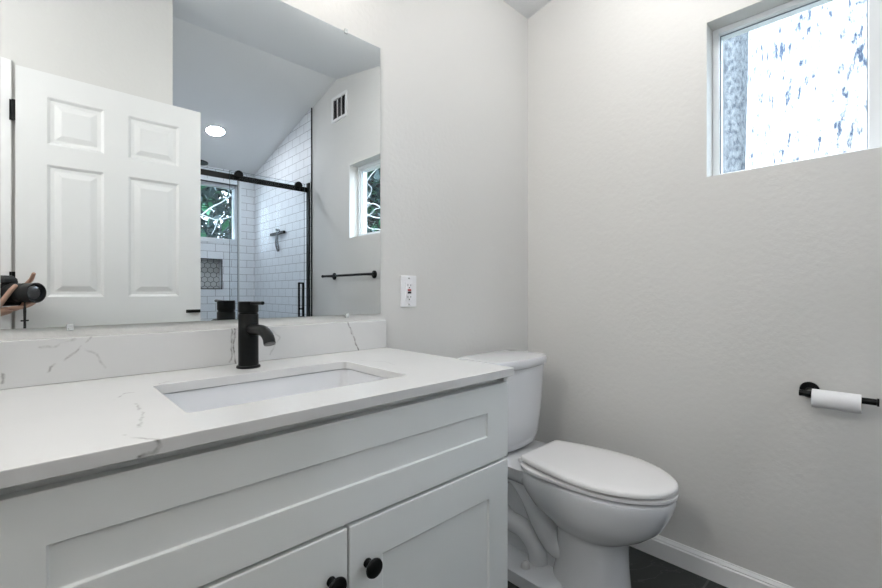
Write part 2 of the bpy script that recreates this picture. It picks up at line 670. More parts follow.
# ------------------------------------------------------------------ the six panel door, folded back flat
LX0, LX1, LY, LT, LZ0, LZ1 = -.060, .684, -1.488, .026, .012, 2.035
bm = bmesh.new()
xs = [LX0, .044, .253, .351, .578, LX1]
zs = [LZ0, .22, .80, .995, 1.612, 1.705, 1.924, LZ1]
panels = {(i, j) for i in (1, 3) for j in (1, 3, 5)}
V = {}


def dv(x, y, z):
    k = (round(x, 5), round(y, 5), round(z, 5))
    if k not in V:
        V[k] = bm.verts.new(k)
    return V[k]


for i in range(5):
    for j in range(7):
        a = (xs[i], xs[i + 1], zs[j], zs[j + 1])
        if (i, j) not in panels:
            bm.faces.new([dv(a[0], LY, a[2]), dv(a[1], LY, a[2]), dv(a[1], LY, a[3]), dv(a[0], LY, a[3])])
            continue
        prev = None
        for ins, dep in ((0, 0), (.006, .004), (.012, .009), (.026, .010), (.050, .003), (.053, .0025)):
            q = [(a[0] + ins, a[2] + ins), (a[1] - ins, a[2] + ins), (a[1] - ins, a[3] - ins), (a[0] + ins, a[3] - ins)]
            cur = [dv(p[0], LY - dep, p[1]) for p in q]
            if prev:
                for k in range(4):
                    bm.faces.new((prev[k], prev[(k + 1) % 4], cur[(k + 1) % 4], cur[k]))
            prev = cur
        bm.faces.new(prev)
yb = LY - LT
bm.faces.new([dv(LX0, yb, LZ0), dv(LX0, yb, LZ1), dv(LX1, yb, LZ1), dv(LX1, yb, LZ0)])
bm.faces.new([dv(LX0, yb, LZ1)] + [dv(x, LY, LZ1) for x in xs] + [dv(LX1, yb, LZ1)])
bm.faces.new([dv(LX0, yb, LZ0)] + [dv(x, LY, LZ0) for x in xs] + [dv(LX1, yb, LZ0)])
bm.faces.new([dv(LX0, yb, LZ0)] + [dv(LX0, LY, z) for z in zs] + [dv(LX0, yb, LZ1)])
bm.faces.new([dv(LX1, yb, LZ0)] + [dv(LX1, LY, z) for z in zs] + [dv(LX1, yb, LZ1)])
door = link('door_1', bm, M['door'], kind='structure')
for z in (.20, 1.02, 1.79):
    bm = bmesh.new()
    cyl(bm, (LX0 - .006, LY - .008, z), (LX0 - .006, LY - .008, z + .09), .0065, n=12)
    box(bm, LX0 - .020, LX0 - .004, LY - .024, LY - .012, z, z + .09)
    link('hinge', bm, M['black'], door)
bm = BX(.611, .683, LY, LY + .006, .903, .921)
box(bm, .618, .676, LY + .006, LY + .016, .906, .918)
link('door_latch', bm, M['black'], door, bevel=.002)


# ------------------------------------------------------------------ windows
def slider_window(name, axis, t0, t1, tg, u0, u1, z0, z1, um, fw, s=.033, hs=.028):
    """vinyl slider: outer frame, a meeting stile, two panes. axis 0: u is y; axis 1: u is x"""
    def B(bm, ua, ub, za, zb, ta=t0, tb=t1):
        if axis == 0:
            box(bm, ta, tb, ua, ub, za, zb)
        else:
            box(bm, ua, ub, ta, tb, za, zb)
    bm = bmesh.new()
    B(bm, u0, u0 + fw, z0, z1)
    B(bm, u1 - fw, u1, z0, z1)
    B(bm, u0 + fw, u1 - fw, z0, z0 + fw)
    B(bm, u0 + fw, u1 - fw, z1 - fw, z1)
    o = link(name, bm, M['vinyl'], bevel=.003, kind='structure')
    bm = bmesh.new()
    B(bm, um - hs, um + hs, z0 + fw, z1 - fw, t0 + .006, t1)
    link('meeting_stile', bm, M['vinyl'], o, bevel=.003)
    bm = bmesh.new()
    B(bm, u0 + fw, um - hs, z0 + fw, z0 + fw + s, t0 + .012, t1)
    B(bm, u0 + fw, um - hs, z1 - fw - s, z1 - fw, t0 + .012, t1)
    B(bm, u0 + fw, u0 + fw + s, z0 + fw + s, z1 - fw - s, t0 + .012, t1)
    link('sash', bm, M['vinyl'], o)
    for a, b in ((u0 + fw + s, um - hs), (um + hs, u1 - fw)):
        bm = bmesh.new()
        B(bm, a, b, z0 + fw, z1 - fw, tg, tg + .004)
        link('pane', bm, M['wglass'], o)
        bm = bmesh.new()
        g_ = .003
        B(bm, a, a + g_, z0 + fw, z1 - fw, tg - .004, tg - .0005)
        B(bm, b - g_, b, z0 + fw, z1 - fw, tg - .004, tg - .0005)
        B(bm, a + g_, b - g_, z0 + fw, z0 + fw + g_, tg - .004, tg - .0005)
        B(bm, a + g_, b - g_, z1 - fw - g_, z1 - fw, tg - .004, tg - .0005)
        link('gasket', bm, M['gasket'], o)
    return o


slider_window('window_1', 0, W + .072, W + .135, W + .095, WY0, WY1, WZ0, WZ1, -1.20, .020, .014)
slider_window('window_2', 1, YS - .135, YS - .055, YS - .09, SX0, SX1, SZ0, SZ1, 1.10, .030)
bm = bmesh.new()
for a in ((SX0 - .02, SX0, SZ0 - .02, SZ1 + .02), (SX1, SX1 + .02, SZ0 - .02, SZ1 + .02), (SX0, SX1, SZ0 - .02, SZ0), (SX0, SX1, SZ1, SZ1 + .02)):
    box(bm, a[0], a[1], YS - .055, YS + .006, a[2], a[3])
link('trim_4', bm, M['vinyl'], kind='structure')

# ------------------------------------------------------------------ vanity
CT, CB = .828, .8075          # countertop top and underside
CX0, CX1, CY = -.060, .882, -.5616
VX0, VX1, VF = -.056, .878, -.545


def shaker(x0, x1, z0, z1, yf, th, l, r, t, b, dep=.005):
    bm = bmesh.new()
    def q(xa, xb, za, zb, y):
        return [bm.verts.new(p) for p in ((xa, y, za), (xb, y, za), (xb, y, zb), (xa, y, zb))]
    back = q(x0, x1, z0, z1, yf + th)
    out = q(x0, x1, z0, z1, yf)
    inn = q(x0 + l, x1 - r, z0 + b, z1 - t, yf)
    rec = q(x0 + l + .001, x1 - r - .001, z0 + b + .001, z1 - t - .001, yf + dep)
    bm.faces.new(back)
    bm.faces.new(rec)
    for A, B in ((back, out), (out, inn), (inn, rec)):
        for k in range(4):
            bm.faces.new((A[k], A[(k + 1) % 4], B[(k + 1) % 4], B[k]))
    return bm


van = thing('vanity_cabinet', 'white shaker vanity cabinet with black knobs under the quartz countertop', 'cabinet', (.411, -.27, 0))
bm = bmesh.new()
FB = VF + .021
box(bm, VX0, VX0 + .018, FB, -.004, .0, CB - .001)
box(bm, VX1 - .018, VX1, FB, -.004, .0, CB - .001)
box(bm, VX1 - .018, VX1, VF, FB,   .793, CB - .001)
box(bm, VX0, VX0 + .018, VF, FB,   .793, CB - .001)
box(bm, VX0 + .018, VX1 - .018, FB, -.004, .10, .118)
box(bm, VX0 + .018, VX1 - .018, -.016, -.004, .118, CB - .001)
box(bm, VX0 + .018, VX1 - .018, FB, FB + .018, .775, CB - .001)
box(bm, VX0 + .018, VX1 - .018, FB, FB + .018, .575, .610)
box(bm, VX0 + .018, VX1 - .018, FB + .05, FB + .065, 0, .10)
link('carcass', bm, M['cab'], van)
link('drawer_front', shaker(VX0, VX1, .6015, .790, VF, .020, .067, .079, .065, .066), M['cab'], van, bevel=.0014, segs=3)


def vdoor(x0, x1, kx):
    d = link('cabinet_door', shaker(x0, x1,   .105, .5945, VF, .020, .074, .075, .080, .074), M['cab'], van, bevel=.0035, segs=3)
    bm = bmesh.new()
    lathe(bm, (kx, VF, .514), (0, -1, 0), [(0, .0085), (.002, .0085), (.004, .0062), (.013, .0058), (.017, .010), (.020, .0165), (.023, .0178), (.026, .0165), (.0285, .010), (.029, .001)], 28)
    link('knob', bm, M['black'], d, smooth=35)


vdoor(VX0, .4095, .376)
vdoor(.4135, VX1, .4515)

# veins of the quartz, drawn as lines on the slab itself
veins_top = [
    ([(.103, -.267, .828), (.124, -.225, .828), (.137, -.227, .828)], .5),
    ([(.126, -.327, .828), (.124, -.396, .828), (.119, -.446, .828), (.106, -.483, .828)], .5),
    ([(.088, -.51, .828), (.098, -.536, .828), (.114, -.561, .828)], .6),
    ([(.114, -.562, .828), (.117, -.562, .820), (.112, -.562, .814), (.100, -.562, .809)], 1.0),
    ([(.190, -.168, .828), (.211, -.153, .828)], .5),
    ([(.66, -.20, .828), (.70, -.26, .828), (.69, -.32, .828)], .25),
]
veins_bs = [
    ([(.729, -.02, .933), (.735, -.02, .911), (.746, -.02, .880), (.760, -.02, .848), (.773, -.02, .827)], 1.0),
    ([(.383, -.02, .93), (.385, -.02, .892), (.383, -.02, .86), (.388, -.02, .829)], 1.0),
    ([(.376, -.02, .93), (.379, -.02, .88), (.374, -.02, .835)], .7),
    ([(.022, -.02, .854), (.024, -.02, .866), (.047, -.02, .879), (.067, -.02, .893), (.080, -.02, .908), (.090, -.02, .921)], .6),
    ([(.080, -.02, .900), (.101, -.02, .887), (.109, -.02, .868), (.115, -.02, .856)], .3),
    ([(.009, -.02, .908), (.035, -.02, .906), (.063, -.02, .92)], .3),
    ([(-.044, -.02, .86), (-.045, -.02, .84)], .6),
    ([(.485, -.02, .91), (.509, -.02, .89), (.489, -.02, .863), (.478, -.02, .846)], .35),
]
MQ1 = vein_mat('white_quartz_top', veins_top)
MQ2 = vein_mat('white_quartz_splash', veins_bs)
HX0, HX1, HY0, HY1 = .176, .625, -.453, -.177
hole = rrect(HX0, HX1, HY0, HY1, .012, CT)
bm = bmesh.new()
ol = [bm.verts.new(p) for p in ((CX0, CY, CT), (CX1, CY, CT), (CX1, -.001, CT), (CX0, -.001, CT))]
il = [bm.verts.new(p) for p in hole]
ed = [bm.edges.new((l[k], l[(k + 1) % len(l)])) for l in (ol, il) for k in range(len(l))]
bmesh.ops.triangle_fill(bm, use_beauty=True, use_dissolve=False, edges=ed)
ret = bmesh.ops.extrude_face_region(bm, geom=list(bm.faces))
for v in ret['geom']:
    if isinstance(v, bmesh.types.BMVert):
        v.co.z = CB
top = link('countertop', bm, MQ1, bevel=.0015)
tag(top, 'white grey-veined quartz slab lying on top of the vanity cabinet', 'countertop')
bsp = link('backsplash', BX(CX0, CX1, -.020, -.001, CT + .0004, .9225), MQ2, bevel=.0015)
tag(bsp, 'low white quartz upstand with dark vein along the wall behind the faucet', 'backsplash')

sink = thing('sink', 'white rectangular undermount sink set into the quartz countertop', 'sink', (.40, -.315, .66))
bm = bmesh.new()
o_ = .004
loft(bm, [rrect(HX0 - .022, HX1 + .022, HY0 - .022, HY1 + .022, .03, CB - .0015),
          rrect(HX0 - o_, HX1 + o_, HY0 - o_, HY1 + o_, .02, CB - .0015),
          rrect(HX0 - o_ + .001, HX1 + o_ - .001, HY0 - o_ + .001, HY1 + o_ - .001, .022, CB - .008),
          rrect(HX0 + .008, HX1 - .008, HY0 + .008, HY1 - .008, .03, .70),
          rrect(HX0 + .022, HX1 - .022, HY0 + .022, HY1 - .022, .04, .672),
          rrect(HX0 + .06, HX1 - .06, HY0 + .06, HY1 - .06, .04, .664),
          rrect(.40 - .03, .40 + .03, -.315 - .03, -.315 + .03, .029, .660)], cap0=False)
vs_out = [rrect(HX0 - .022, HX1 + .022, HY0 - .022, HY1 + .022, .03, CB - .0015), rrect(HX0 - .022, HX1 + .022, HY0 - .022, HY1 + .022, .03, CB - .014),
          rrect(HX0 - .012, HX1 + .012, HY0 - .012, HY1 + .012, .03, CB - .016), rrect(HX0 - .002, HX1 + .002, HY0 - .002, HY1 + .002, .03, .69),
          rrect(HX0 + .02, HX1 - .02, HY0 + .02, HY1 - .02, .04, .650)]
loft(bm, vs_out, cap0=False)
link('basin', bm, M['china'], sink, smooth=40)
bm = bmesh.new()
lathe(bm, (.40, -.315, .6605), (0, 0, 1), [(0, .022), (.002, .022), (.003, .018), (.003, .016), (.008, .015), (.009, .008), (.009, .0005)], 24)
link('drain', bm, M['black'], sink, smooth=35)

# ------------------------------------------------------------------ faucet
FX, FY = .3955, -.093
fau = thing('faucet', 'matte black single-lever faucet standing behind the sink', 'faucet', (FX, FY, CT))
bm = bmesh.new()
lathe(bm, (FX, FY, CT + .0003), (0, 0, 1), [(0, .0285), (.004, .0285), (.006, .027), (.0065, .024)], 40)
link('base_ring', bm, M['black'], fau, smooth=35)
bm = bmesh.new()
lathe(bm, (FX, FY, CT + .006), (0, 0, 1), [(0, .0238), (.128, .0238), (.1295, .0230), (.1295, .0218), (.134, .0218)], 40)
link('body', bm, M['black'], fau, smooth=35)
bm = bmesh.new()
lathe(bm, (FX, FY, CT + .140), (0, 0, 1), [(0, .0225), (.001, .0238), (.026, .0238), (.0275, .0225), (.0275, .0005)], 40)
link('cap', bm, M['black'], fau, smooth=35)
bm = bmesh.new()
cyl(bm, (FX, FY - .012, CT + .1635), (FX, FY - .094, CT + .1650), .0043, .0043, 16)
link('lever', bm, M['black'], fau, smooth=35)
bm = bmesh.new()
sz = CT + .0955
tube(bm, [(FX, FY - .010, sz), (FX, FY - .050, sz + .003), (FX, FY - .088, sz + .004), (FX, FY - .113, sz - .001), (FX, FY - .129, sz - .012), (FX, FY - .1355, sz - .024)],
     [.0128, .0130, .0132, .0134, .0134, .0134], 20)
link('spout', bm, M['black'], fau, smooth=40)
bm = bmesh.new()
lathe(bm, (FX, FY - .135, sz - .0225), (0, -.38, -1), [(0, .0125), (.004, .0125), (.004, .009), (.003, .009), (.003, .0005)], 20)
link('aerator', bm, M['ring'], fau, smooth=35)

# ------------------------------------------------------------------ mirror
mir = thing('wall_mirror', 'large frameless mirror on the wall above the faucet', 'mirror', (.41, 0, .9455))
MX0, MX1, MZ0, MZ1 = -.048, .8655, .9455, 1.8597
bm = BX(MX0, MX1, -.006, -.0005, MZ0, MZ1)
for f in bm.faces:
    f.material_index = 0 if f.normal.y < -.5 or abs(f.calc_center_median().y + .006) < 1e-5 else 1
link('mirror_glass', bm, [M['mirror'], M['mirroredge']], mir)
for x, z, s in ((.0560, MZ0, -1), (.734, MZ0, -1), (.731, MZ1, 1), (.056, MZ1, 1)):
    bm = BX(x - .0055, x + .0055, -.0095, -.0062, z - s * .005, z + s * .009)
    box(bm, x - .0055, x + .0055, -.0062, -.0005, z + s * .0005, z + s * .009)
    cyl(bm, (x, -.0095, z + s * .004), (x, -.0115, z + s * .004), .0032, n=12)
    link('mirror_clip', bm, M['clip'], mir, bevel=.0015)

# ------------------------------------------------------------------ outlets
out1 = thing('wall_outlet', 'white outlet plate with red and black buttons on the wall beside the mirror', 'outlet', (.9925, 0, 1.022))
cx, cz = .9925, 1.022
link('cover_plate', BX(cx - .0363, cx + .0363, -.006, -.0003, cz - .057, cz + .057), M['plate'], out1, bevel=.002)
face = link('receptacle', BX(cx - .0167, cx + .0167, -.0085, -.0058, cz - .0335, cz + .0335), M['plate'], out1, bevel=.0008)
link('test_button', BX(cx - .0075, cx + .0075, -.0105, -.0083, cz - .0085, cz - .0012), M['slot'], face)
link('reset_button', BX(cx - .0075, cx + .0075, -.0105, -.0083, cz + .0012, cz + .0075), M['red'], face)
for s in (-1, 1):
    c0 = cz + s * .0215
    link('slot', BX(cx - .0078, cx - .0055, -.0088, -.0084, c0 - .0035, c0 + .0045), M['slot'], face)
    link('slot', BX(cx + .0055, cx + .0078, -.0088, -.0084, c0 - .0028, c0 + .0038), M['slot'], face)
    link('ground_hole', cyl(bmesh.new(), (cx, -.0084, c0 - .0085), (cx, -.0088, c0 - .0085), .0028, n=10), M['slot'], face)
for s in (-1, 1):
    bm = cyl(bmesh.new(), (cx, -.0058, cz + s * .0475), (cx, -.0070, cz + s * .0475), .003, n=12)
    link('screw', bm, M['chrome'], out1)
out2 = thing('wall_outlet', 'white outlet plate low on the right wall below the paper roll', 'outlet', (W, -1.237, .329))
link('cover_plate', BX(W - .006, W - .0003, -1.274, -1.2005, .272, .386), M['plate'], out2, bevel=.002)
link('receptacle', BX(W - .0085, W - .0058, -1.2535, -1.2205, .2955, .3625), M['plate'], out2, bevel=.0008)

# ------------------------------------------------------------------ toilet
TX = 1.402
toi = thing('toilet', 'white two-piece toilet with closed lid between the vanity and the right wall', 'toilet', (TX, -.40, 0))


def egg(z, hw, yf, yb, n=56, pf=2.0, pb=3.2, mid=.56, nx=0):
    """plan outline: round front, squarer back"""
    ym = yb + (yf - yb) * mid
    out = []
    for i in range(n):
        a = 2 * PI * i / n
        c, s = math.cos(a), math.sin(a)
        if s >= 0:      # towards the back (+y)
            e = 2 / pb
            out.append((TX + hw * math.copysign(abs(c) ** e, c), ym + (yb - ym) * abs(s) ** e, z))
        else:
            e = 2 / pf
            out.append((TX + hw * math.copysign(abs(c) ** e, c), ym + (yf - ym) * abs(s) ** e, z))
    return out


# bowl and pedestal, one china body
bm = bmesh.new()
loft(bm, [egg(-.031, .113, -.640, -.36, pb=2.6), egg(-.015, .113, -.640, -.36, pb=2.6), egg(.004, .107, -.634, -.37, pb=2.6), egg(.10, .103, -.626, -.39, pb=2.6),
          egg(.196, .103, -.624, -.39, pb=2.6), egg(.207, .106, -.631, -.385, pb=2.6), egg(.219, .120, -.655, -.37, pb=2.6), egg(.242, .138, -.692, -.345, pb=2.6), egg(.272, .154, -.726, -.31),
          egg(.306, .164, -.748, -.28), egg(.345, .171, -.764, -.255), egg(.372, .173, -.769, -.25), egg(.381, .171, -.767, -.25), egg(.385, .162, -.755, -.255)])
link('bowl', bm, M['china'], toi, smooth=50)


def plan(z, hw, yb, yf, bulge, r=.03, n=14):
    """rounded box outline with a bowed front"""
    pts = []
    for cx_, cy_, a0 in ((hw - r, yb - r, 0), (-hw + r, yb - r, 90)):
        for i in range(7):
            a = R(a0 + 90 * i / 6)
            pts.append((cx_ + r * math.cos(a), cy_ + r * math.sin(a)))
    for i in range(7):
        a = R(180 + 90 * i / 6)
        pts.append((-hw + r + r * math.cos(a), yf + r + r * math.sin(a)))
    for i in range(1, n):
        x = -hw + r + (2 * hw - 2 * r) * i / n
        pts.append((x, yf))
    for i in range(7):
        a = R(270 + 90 * i / 6)
        pts.append((hw - r + r * math.cos(a), yf + r + r * math.sin(a)))
    out = []
    for x, y in pts:
        t = (y - yb) / (yf - yb)
        out.append((TX + x, y - bulge * max(0, 1 - (x / hw) ** 2) * max(0, t), z))
    return out


# rear deck and web under the tank
bm = bmesh.new()
loft(bm, [plan(.30, .085, -.06, -.33, 0, .03), plan(.335, .125, -.045, -.33, 0, .03), plan(.362, .150, -.04, -.33, 0, .03), plan(.384, .152, -.04, -.33, 0, .03), plan(.387, .146, -.045, -.325, 0, .03)])
link('rear_deck', bm, M['china'], toi, smooth=50)
bm = bmesh.new()
loft(bm, [plan(-.031, .152, -.12, -.45, 0, .04), plan(.010, .150, -.12, -.45, 0, .04), plan(.020, .136, -.13, -.45, 0, .04), plan(.030, .050, -.12, -.44, 0, .03), plan(.305, .038, -.09, -.40, 0, .03)])
link('base_foot', bm, M['china'], toi, smooth=50)
bm = bmesh.new()
for s in (-1, 1):
    xx = TX + s * .036
    tube(bm, [(xx, -.47, .135), (xx + s * .012, -.40, .115), (xx + s * .022, -.345, .175), (xx + s * .022, -.285, .265), (xx + s * .016, -.21, .315),
              (xx + s * .010, -.135, .275), (xx + s * .010, -.125, .185), (xx + s * .022, -.19, .135), (xx + s * .024, -.265, .125), (xx + s * .020, -.315, .075), (xx + s * .012, -.325, .000)],
         [.040, .042, .040, .038, .038, .038, .038, .036, .036, .036, .038], 20)
link('trapway', bm, M['china'], toi, smooth=60)
for s in (-1, 1):
    bm = bmesh.new()
    lathe(bm, (TX + s * .110, -.306, .006), (0, 0, 1), [(0, .019), (.012, .0185), (.026, .0150), (.034, .010), (.037, .001)], 20)
    link('bolt_cap', bm, M['seat'], toi, smooth=40)
# tank
bm = bmesh.new()
loft(bm, [plan(.385, .100, -.06, -.150, .015, .045), plan(.389, .125, -.045, -.174, .018, .05), plan(.405, .142, -.035, -.190, .022, .05), plan(.44, .151, -.032, -.197, .024, .045),
          plan(.55, .161, -.028, -.204, .026, .035), plan(.720, .172, -.022, -.210, .030, .032)])
link('tank', bm, M['china'], toi, smooth=50)
bm = bmesh.new()
loft(bm, [plan(.7225, .170, -.024, -.206, .030, .030), plan(.7230, .178, -.016, -.216, .031, .032), plan(.7250, .180, -.014, -.218, .031, .032), plan(.750, .181, -.013, -.219, .031, .032), plan(.757, .178, -.017, -.216, .031, .032), plan(.7585, .168, -.03, -.205, .03, .032)])
link('tank_lid', bm, M['china'], toi, smooth=50)
bm = bmesh.new()
cyl(bm, (TX - .165, -.155, .665), (TX - .184, -.155, .665), .012, n=16)
tube(bm, [(TX - .184, -.155, .665), (TX - .190, -.12, .664), (TX - .192, -.08, .660)], [.007, .006, .007], 10)
link('flush_lever', bm, M['chrome'], toi, smooth=40)


def seatring(z, grow=0., yb=-.285):
    return egg(z, .171 + grow, -.775 - grow, yb + grow * .3, pf=2.0, pb=4.5, mid=.44)


bm = bmesh.new()
loft(bm, [seatring(.3855, -.026), seatring(.3920, -.024), seatring(.3924, -.001), seatring(.3935, .001), seatring(.4025, .001), seatring(.4036, -.002), seatring(.4040, -.024)])
link('seat', bm, M['seat'], toi, smooth=45)


def lidring(z, grow=0.):
    hw, yf, ym, yb = .171 + grow, -.774 - grow, -.535, -.290 + grow * .4
    side = [(hw * math.cos(PI / 2 * i / 16), ym + (yf - ym) * math.sin(PI / 2 * i / 16)) for i in range(17)]
    back = [(hw * (1 - .265 * (i / 14) ** 1.9), ym + (yb - .012 - ym) * i / 14) for i in range(1, 15)]
    xb = hw * .735
    back += [(xb - .003, yb - .004), (xb - .010, yb)]
    right = side[::-1] + back                 # front tip -> right side -> back right corner
    left = [(-x, y) for x, y in right[::-1]]
    return [(TX + x, y, z) for x, y in right + left[:-1]]


bm = bmesh.new()
loft(bm, [lidring(.4043, -.026), lidring(.4105, -.024), lidring(.4110, -.002), lidring(.4122, 0), lidring(.420, 0), lidring(.4245, -.003), lidring(.4265, -.009), lidring(.4285, -.045), lidring(.429, -.10)])
link('seat_lid', bm, M['seat'], toi, smooth=45)
for s in (-1, 1):
    bm = bmesh.new()
    box(bm, TX + s * .078 - .017, TX + s * .078 + .017, -.300, -.262, .3875, .402)
    cyl(bm, (TX + s * .078 - .02, -.288, .407), (TX + s * .078 + .02, -.288, .407), .0095, n=16)
    link('hinge', bm, M['seat'], toi, bevel=.003)

# whole toilet scaled down slightly about the camera position, its outline in view unchanged
TSC, TNX = .97, 1.360
for o in toi.children:
    for v in o.data.vertices:
        v.co = Vector((TNX + (v.co.x - TX) * TSC, v.co.y * TSC - .0366, v.co.z * TSC + .0306))
toi.location.x = TNX
for o in toi.children:
    o.matrix_parent_inverse = Matrix.Translation(toi.location).inverted()

# ------------------------------------------------------------------ paper holder and roll
PZ, PX = .7155, W - .065
ph = thing('toilet_paper_holder', 'matte black wall-mounted bar holding the paper roll on the right wall', 'paper holder', (W, -1.046, PZ))
bm = bmesh.new()
lathe(bm, (W - .0005, -1.046, PZ + .001), (-1, 0, 0), [(0, .0245), (.006, .0245), (.008, .023), (.008, .001)], 32)
link('rosette', bm, M['black'], ph, smooth=35)
bm = cyl(bmesh.new(), (W - .008, -1.046, PZ + .002), (PX, -1.046, PZ), .0085, n=20)
link('post', bm, M['black'], ph, smooth=35)
bm = bmesh.new()
lathe(bm, (PX, -1.028, PZ), (0, -1, 0), [(0, .0095), (.004, .0098), (.0045, .009), (.165, .009), (.1655, .0112), (.170, .0112), (.170, .001)], 24)
link('bar', bm, M['black'], ph, smooth=35)
pr = thing('toilet_paper_roll', 'nearly used-up white toilet paper roll hanging on the black bar', 'toilet paper', (PX, -1.11, PZ - .006))
rz = PZ - .0105


def annulus(bm, y0, y1, ro, ri, n=32):
    def rg(r, y):
        return [(PX + r * math.cos(2 * PI * i / n), y, rz + r * math.sin(2 * PI * i / n)) for i in range(n)]
    vr = [[bm.verts.new(p) for p in rg(*a)] for a in ((ro, y0), (ro, y1), (ri, y1), (ri, y0))]
    for k in range(4):
        a, b = vr[k], vr[(k + 1) % 4]
        for i in range(n):
            bm.faces.new((a[i], a[(i + 1) % n], b[(i + 1) % n], b[i]))


bm = bmesh.new()
annulus(bm, -1.058, -1.163, .0265, .0205)
link('tissue', bm, M['paper'], pr, smooth=40)
bm = bmesh.new()
annulus(bm, -1.0575, -1.1635, .0205, .0193)
link('core', bm, M['card'], pr, smooth=40)

# ------------------------------------------------------------------ towel bar, vent
TBZ = 1.143
tb = thing('towel_bar', 'long matte black towel bar on the right wall below the window', 'towel bar', (W, -1.55, TBZ))
bm = bmesh.new()
lathe(bm, (W - .068, -1.212, TBZ), (0, -1, 0), [(0, .0115), (.005, .0115), (.0055, .009), (.716, .009), (.7165, .0115), (.722, .0115)], 20)
link('bar', bm, M['black'], tb, smooth=35)
for y in (-1.306, -1.860):
    bm = bmesh.new()
    lathe(bm, (W - .0005, y, TBZ), (-1, 0, 0), [(0, .028), (.007, .028), (.009, .0255), (.009, .0095), (.068, .0095)], 28)
    link('post', bm, M['black'], tb, smooth=35)
av = thing('air_vent', 'small white louvred air vent high on the right wall', 'vent', (W, -1.778, 2.47))
vy0, vy1, vz0, vz1 = -1.893, -1.664, 2.370, 2.570
bm = bmesh.new()
fr = .024
for a in ((vy0, vy0 + fr, vz0, vz1), (vy1 - fr, vy1, vz0, vz1), (vy0 + fr, vy1 - fr, vz0, vz0 + fr), (vy0 + fr, vy1 - fr, vz1 - fr, vz1)):
    box(bm, W - .012, W - .0005, a[0], a[1], a[2], a[3])
link('frame', bm, M['trim'], av, bevel=.002)
link('duct', BX(W - .002, W - .0005, vy0 + fr, vy1 - fr, vz0 + fr, vz1 - fr), M['slot'], av)
for i in range(2):
    y = vy0 + fr + (vy1 - vy0 - 2 * fr) * (i + 1) / 3
    link('divider', BX(W - .010, W - .002, y - .0025, y + .0025, vz0 + fr, vz1 - fr), M['trim'], av)
bm = bmesh.new()
n_ = 14
for i in range(n_):
    z = vz0 + fr + (vz1 - vz0 - 2 * fr) * (i + .5) / n_
    prism(bm, [(W - .009, z - .0045), (W - .0025, z + .0025), (W - .0025, z + .0035), (W - .009, z - .0035)], 1, vy0 + fr, vy1 - fr)
link('louvers', bm, M['ring'], av)

# ------------------------------------------------------------------ shower screen
GY = -2.30
sc_ = thing('shower_screen', 'frameless glass shower screen with black sliding rail in front of the white tiles', 'shower door', (1.15, GY, .09))
bm = BX(XA + .008, W - .008, GY - .006, GY + .006, 1.885, 1.928)
link('rail', bm, M['black'], sc_, bevel=.002)
def panel(name, *a):
    bm = BX(*a)
    bmesh.ops.recalc_face_normals(bm, faces=bm.faces)
    for f in bm.faces:
        f.material_index = 0 if abs(f.normal.y) > .5 else 1
    return link(name, bm, [M['glass'], M['glassedge']], sc_)


panel('fixed_panel', XA + .014, 1.158, GY - .026, GY - .017, .095, 1.95)
sp_ = panel('sliding_panel', 1.085, 1.690, GY + .016, GY + .025, .10, 1.95)
bm = bmesh.new()
for x in (1.634, 1.670):
    box(bm, x - .006, x + .006, GY + .027, GY + .045, .80, 1.10)
for z in (.80, .868, 1.088):
    box(bm, 1.628, 1.676, GY + .025, GY + .045, z, z + .012)
link('pull_handle', bm, M['black'], sp_, bevel=.001)
bm = bmesh.new()
box(bm, 1.158, 1.168, GY - .028, GY - .015, .095, 1.95)
link('edge_seal', bm, M['clip'], sc_)
for x in (.62, 1.150, 1.636):
    bm = bmesh.new()
    lathe(bm, (x, GY + .008, 1.928 if x != .62 else 1.928), (0, 1, 0), [(0, .030), (.006, .031), (.008, .027), (.010, .027), (.012, .031), (.026, .031), (.028, .028), (.028, .001)], 28)
    link('roller', bm, M['black'], sc_, smooth=35)
link('wall_jamb', BX(W - .021, W - .009, GY - .012, GY + .034, .092, 1.965), M['black'], sc_, bevel=.001)
link('bottom_guide', BX(XA + .012, W - .030, GY - .03, GY - .014, .0905, .098), M['black'], sc_)

# squeegee hanging on the tiled wall
sq = thing('squeegee', 'black squeegee hanging blade-up on the tiled shower wall', 'squeegee', (W - .03, -2.9, 1.6))
qx = W - .030
bm = BX(qx - .010, qx + .010, -3.065, -2.745, 1.575, 1.600)
link('blade', bm, M['blackrough'], sq, bevel=.003)
bm = bmesh.new()
tube(bm, [(qx, -2.905, 1.605), (qx, -2.905, 1.56), (qx - .004, -2.915, 1.51), (qx, -2.91, 1.46), (qx + .003, -2.895, 1.415)], [.010, .010, .014, .017, .012], 14)
link('handle', bm, M['ring'], sq, smooth=50)
bm = cyl(bmesh.new(), (W - .0085, -2.905, 1.618), (W - .045, -2.905, 1.622), .011, n=16)
link('hook', bm, M['blackrough'], sq, smooth=35)

# rain head on the left shower wall
sh = thing('rain_shower', 'round black shower head on an arm above the glass rail', 'shower head', (XA + .01, -2.90, 2.1))
bm = bmesh.new()
tube(bm, [(XA + .009, -2.90, 2.12), (XA + .15, -2.90, 2.18), (.93, -2.90, 2.20), (1.00, -2.90, 2.185), (1.01, -2.90, 2.155)], .010, 14)
link('arm', bm, M['black'], sh, smooth=50)
bm = lathe(bmesh.new(), (1.01, -2.90, 2.155), (0, 0, -1), [(0, .015), (.012, .02), (.018, .09), (.026, .09), (.026, .001)], 36)
link('spray_plate', bm, M['black'], sh, smooth=35)
bm = lathe(bmesh.new(), (XA + .0085, -2.90, 2.12), (1, 0, 0), [(0, .03), (.006, .03), (.008, .012)], 28)
link('wall_flange', bm, M['black'], sh, smooth=35)


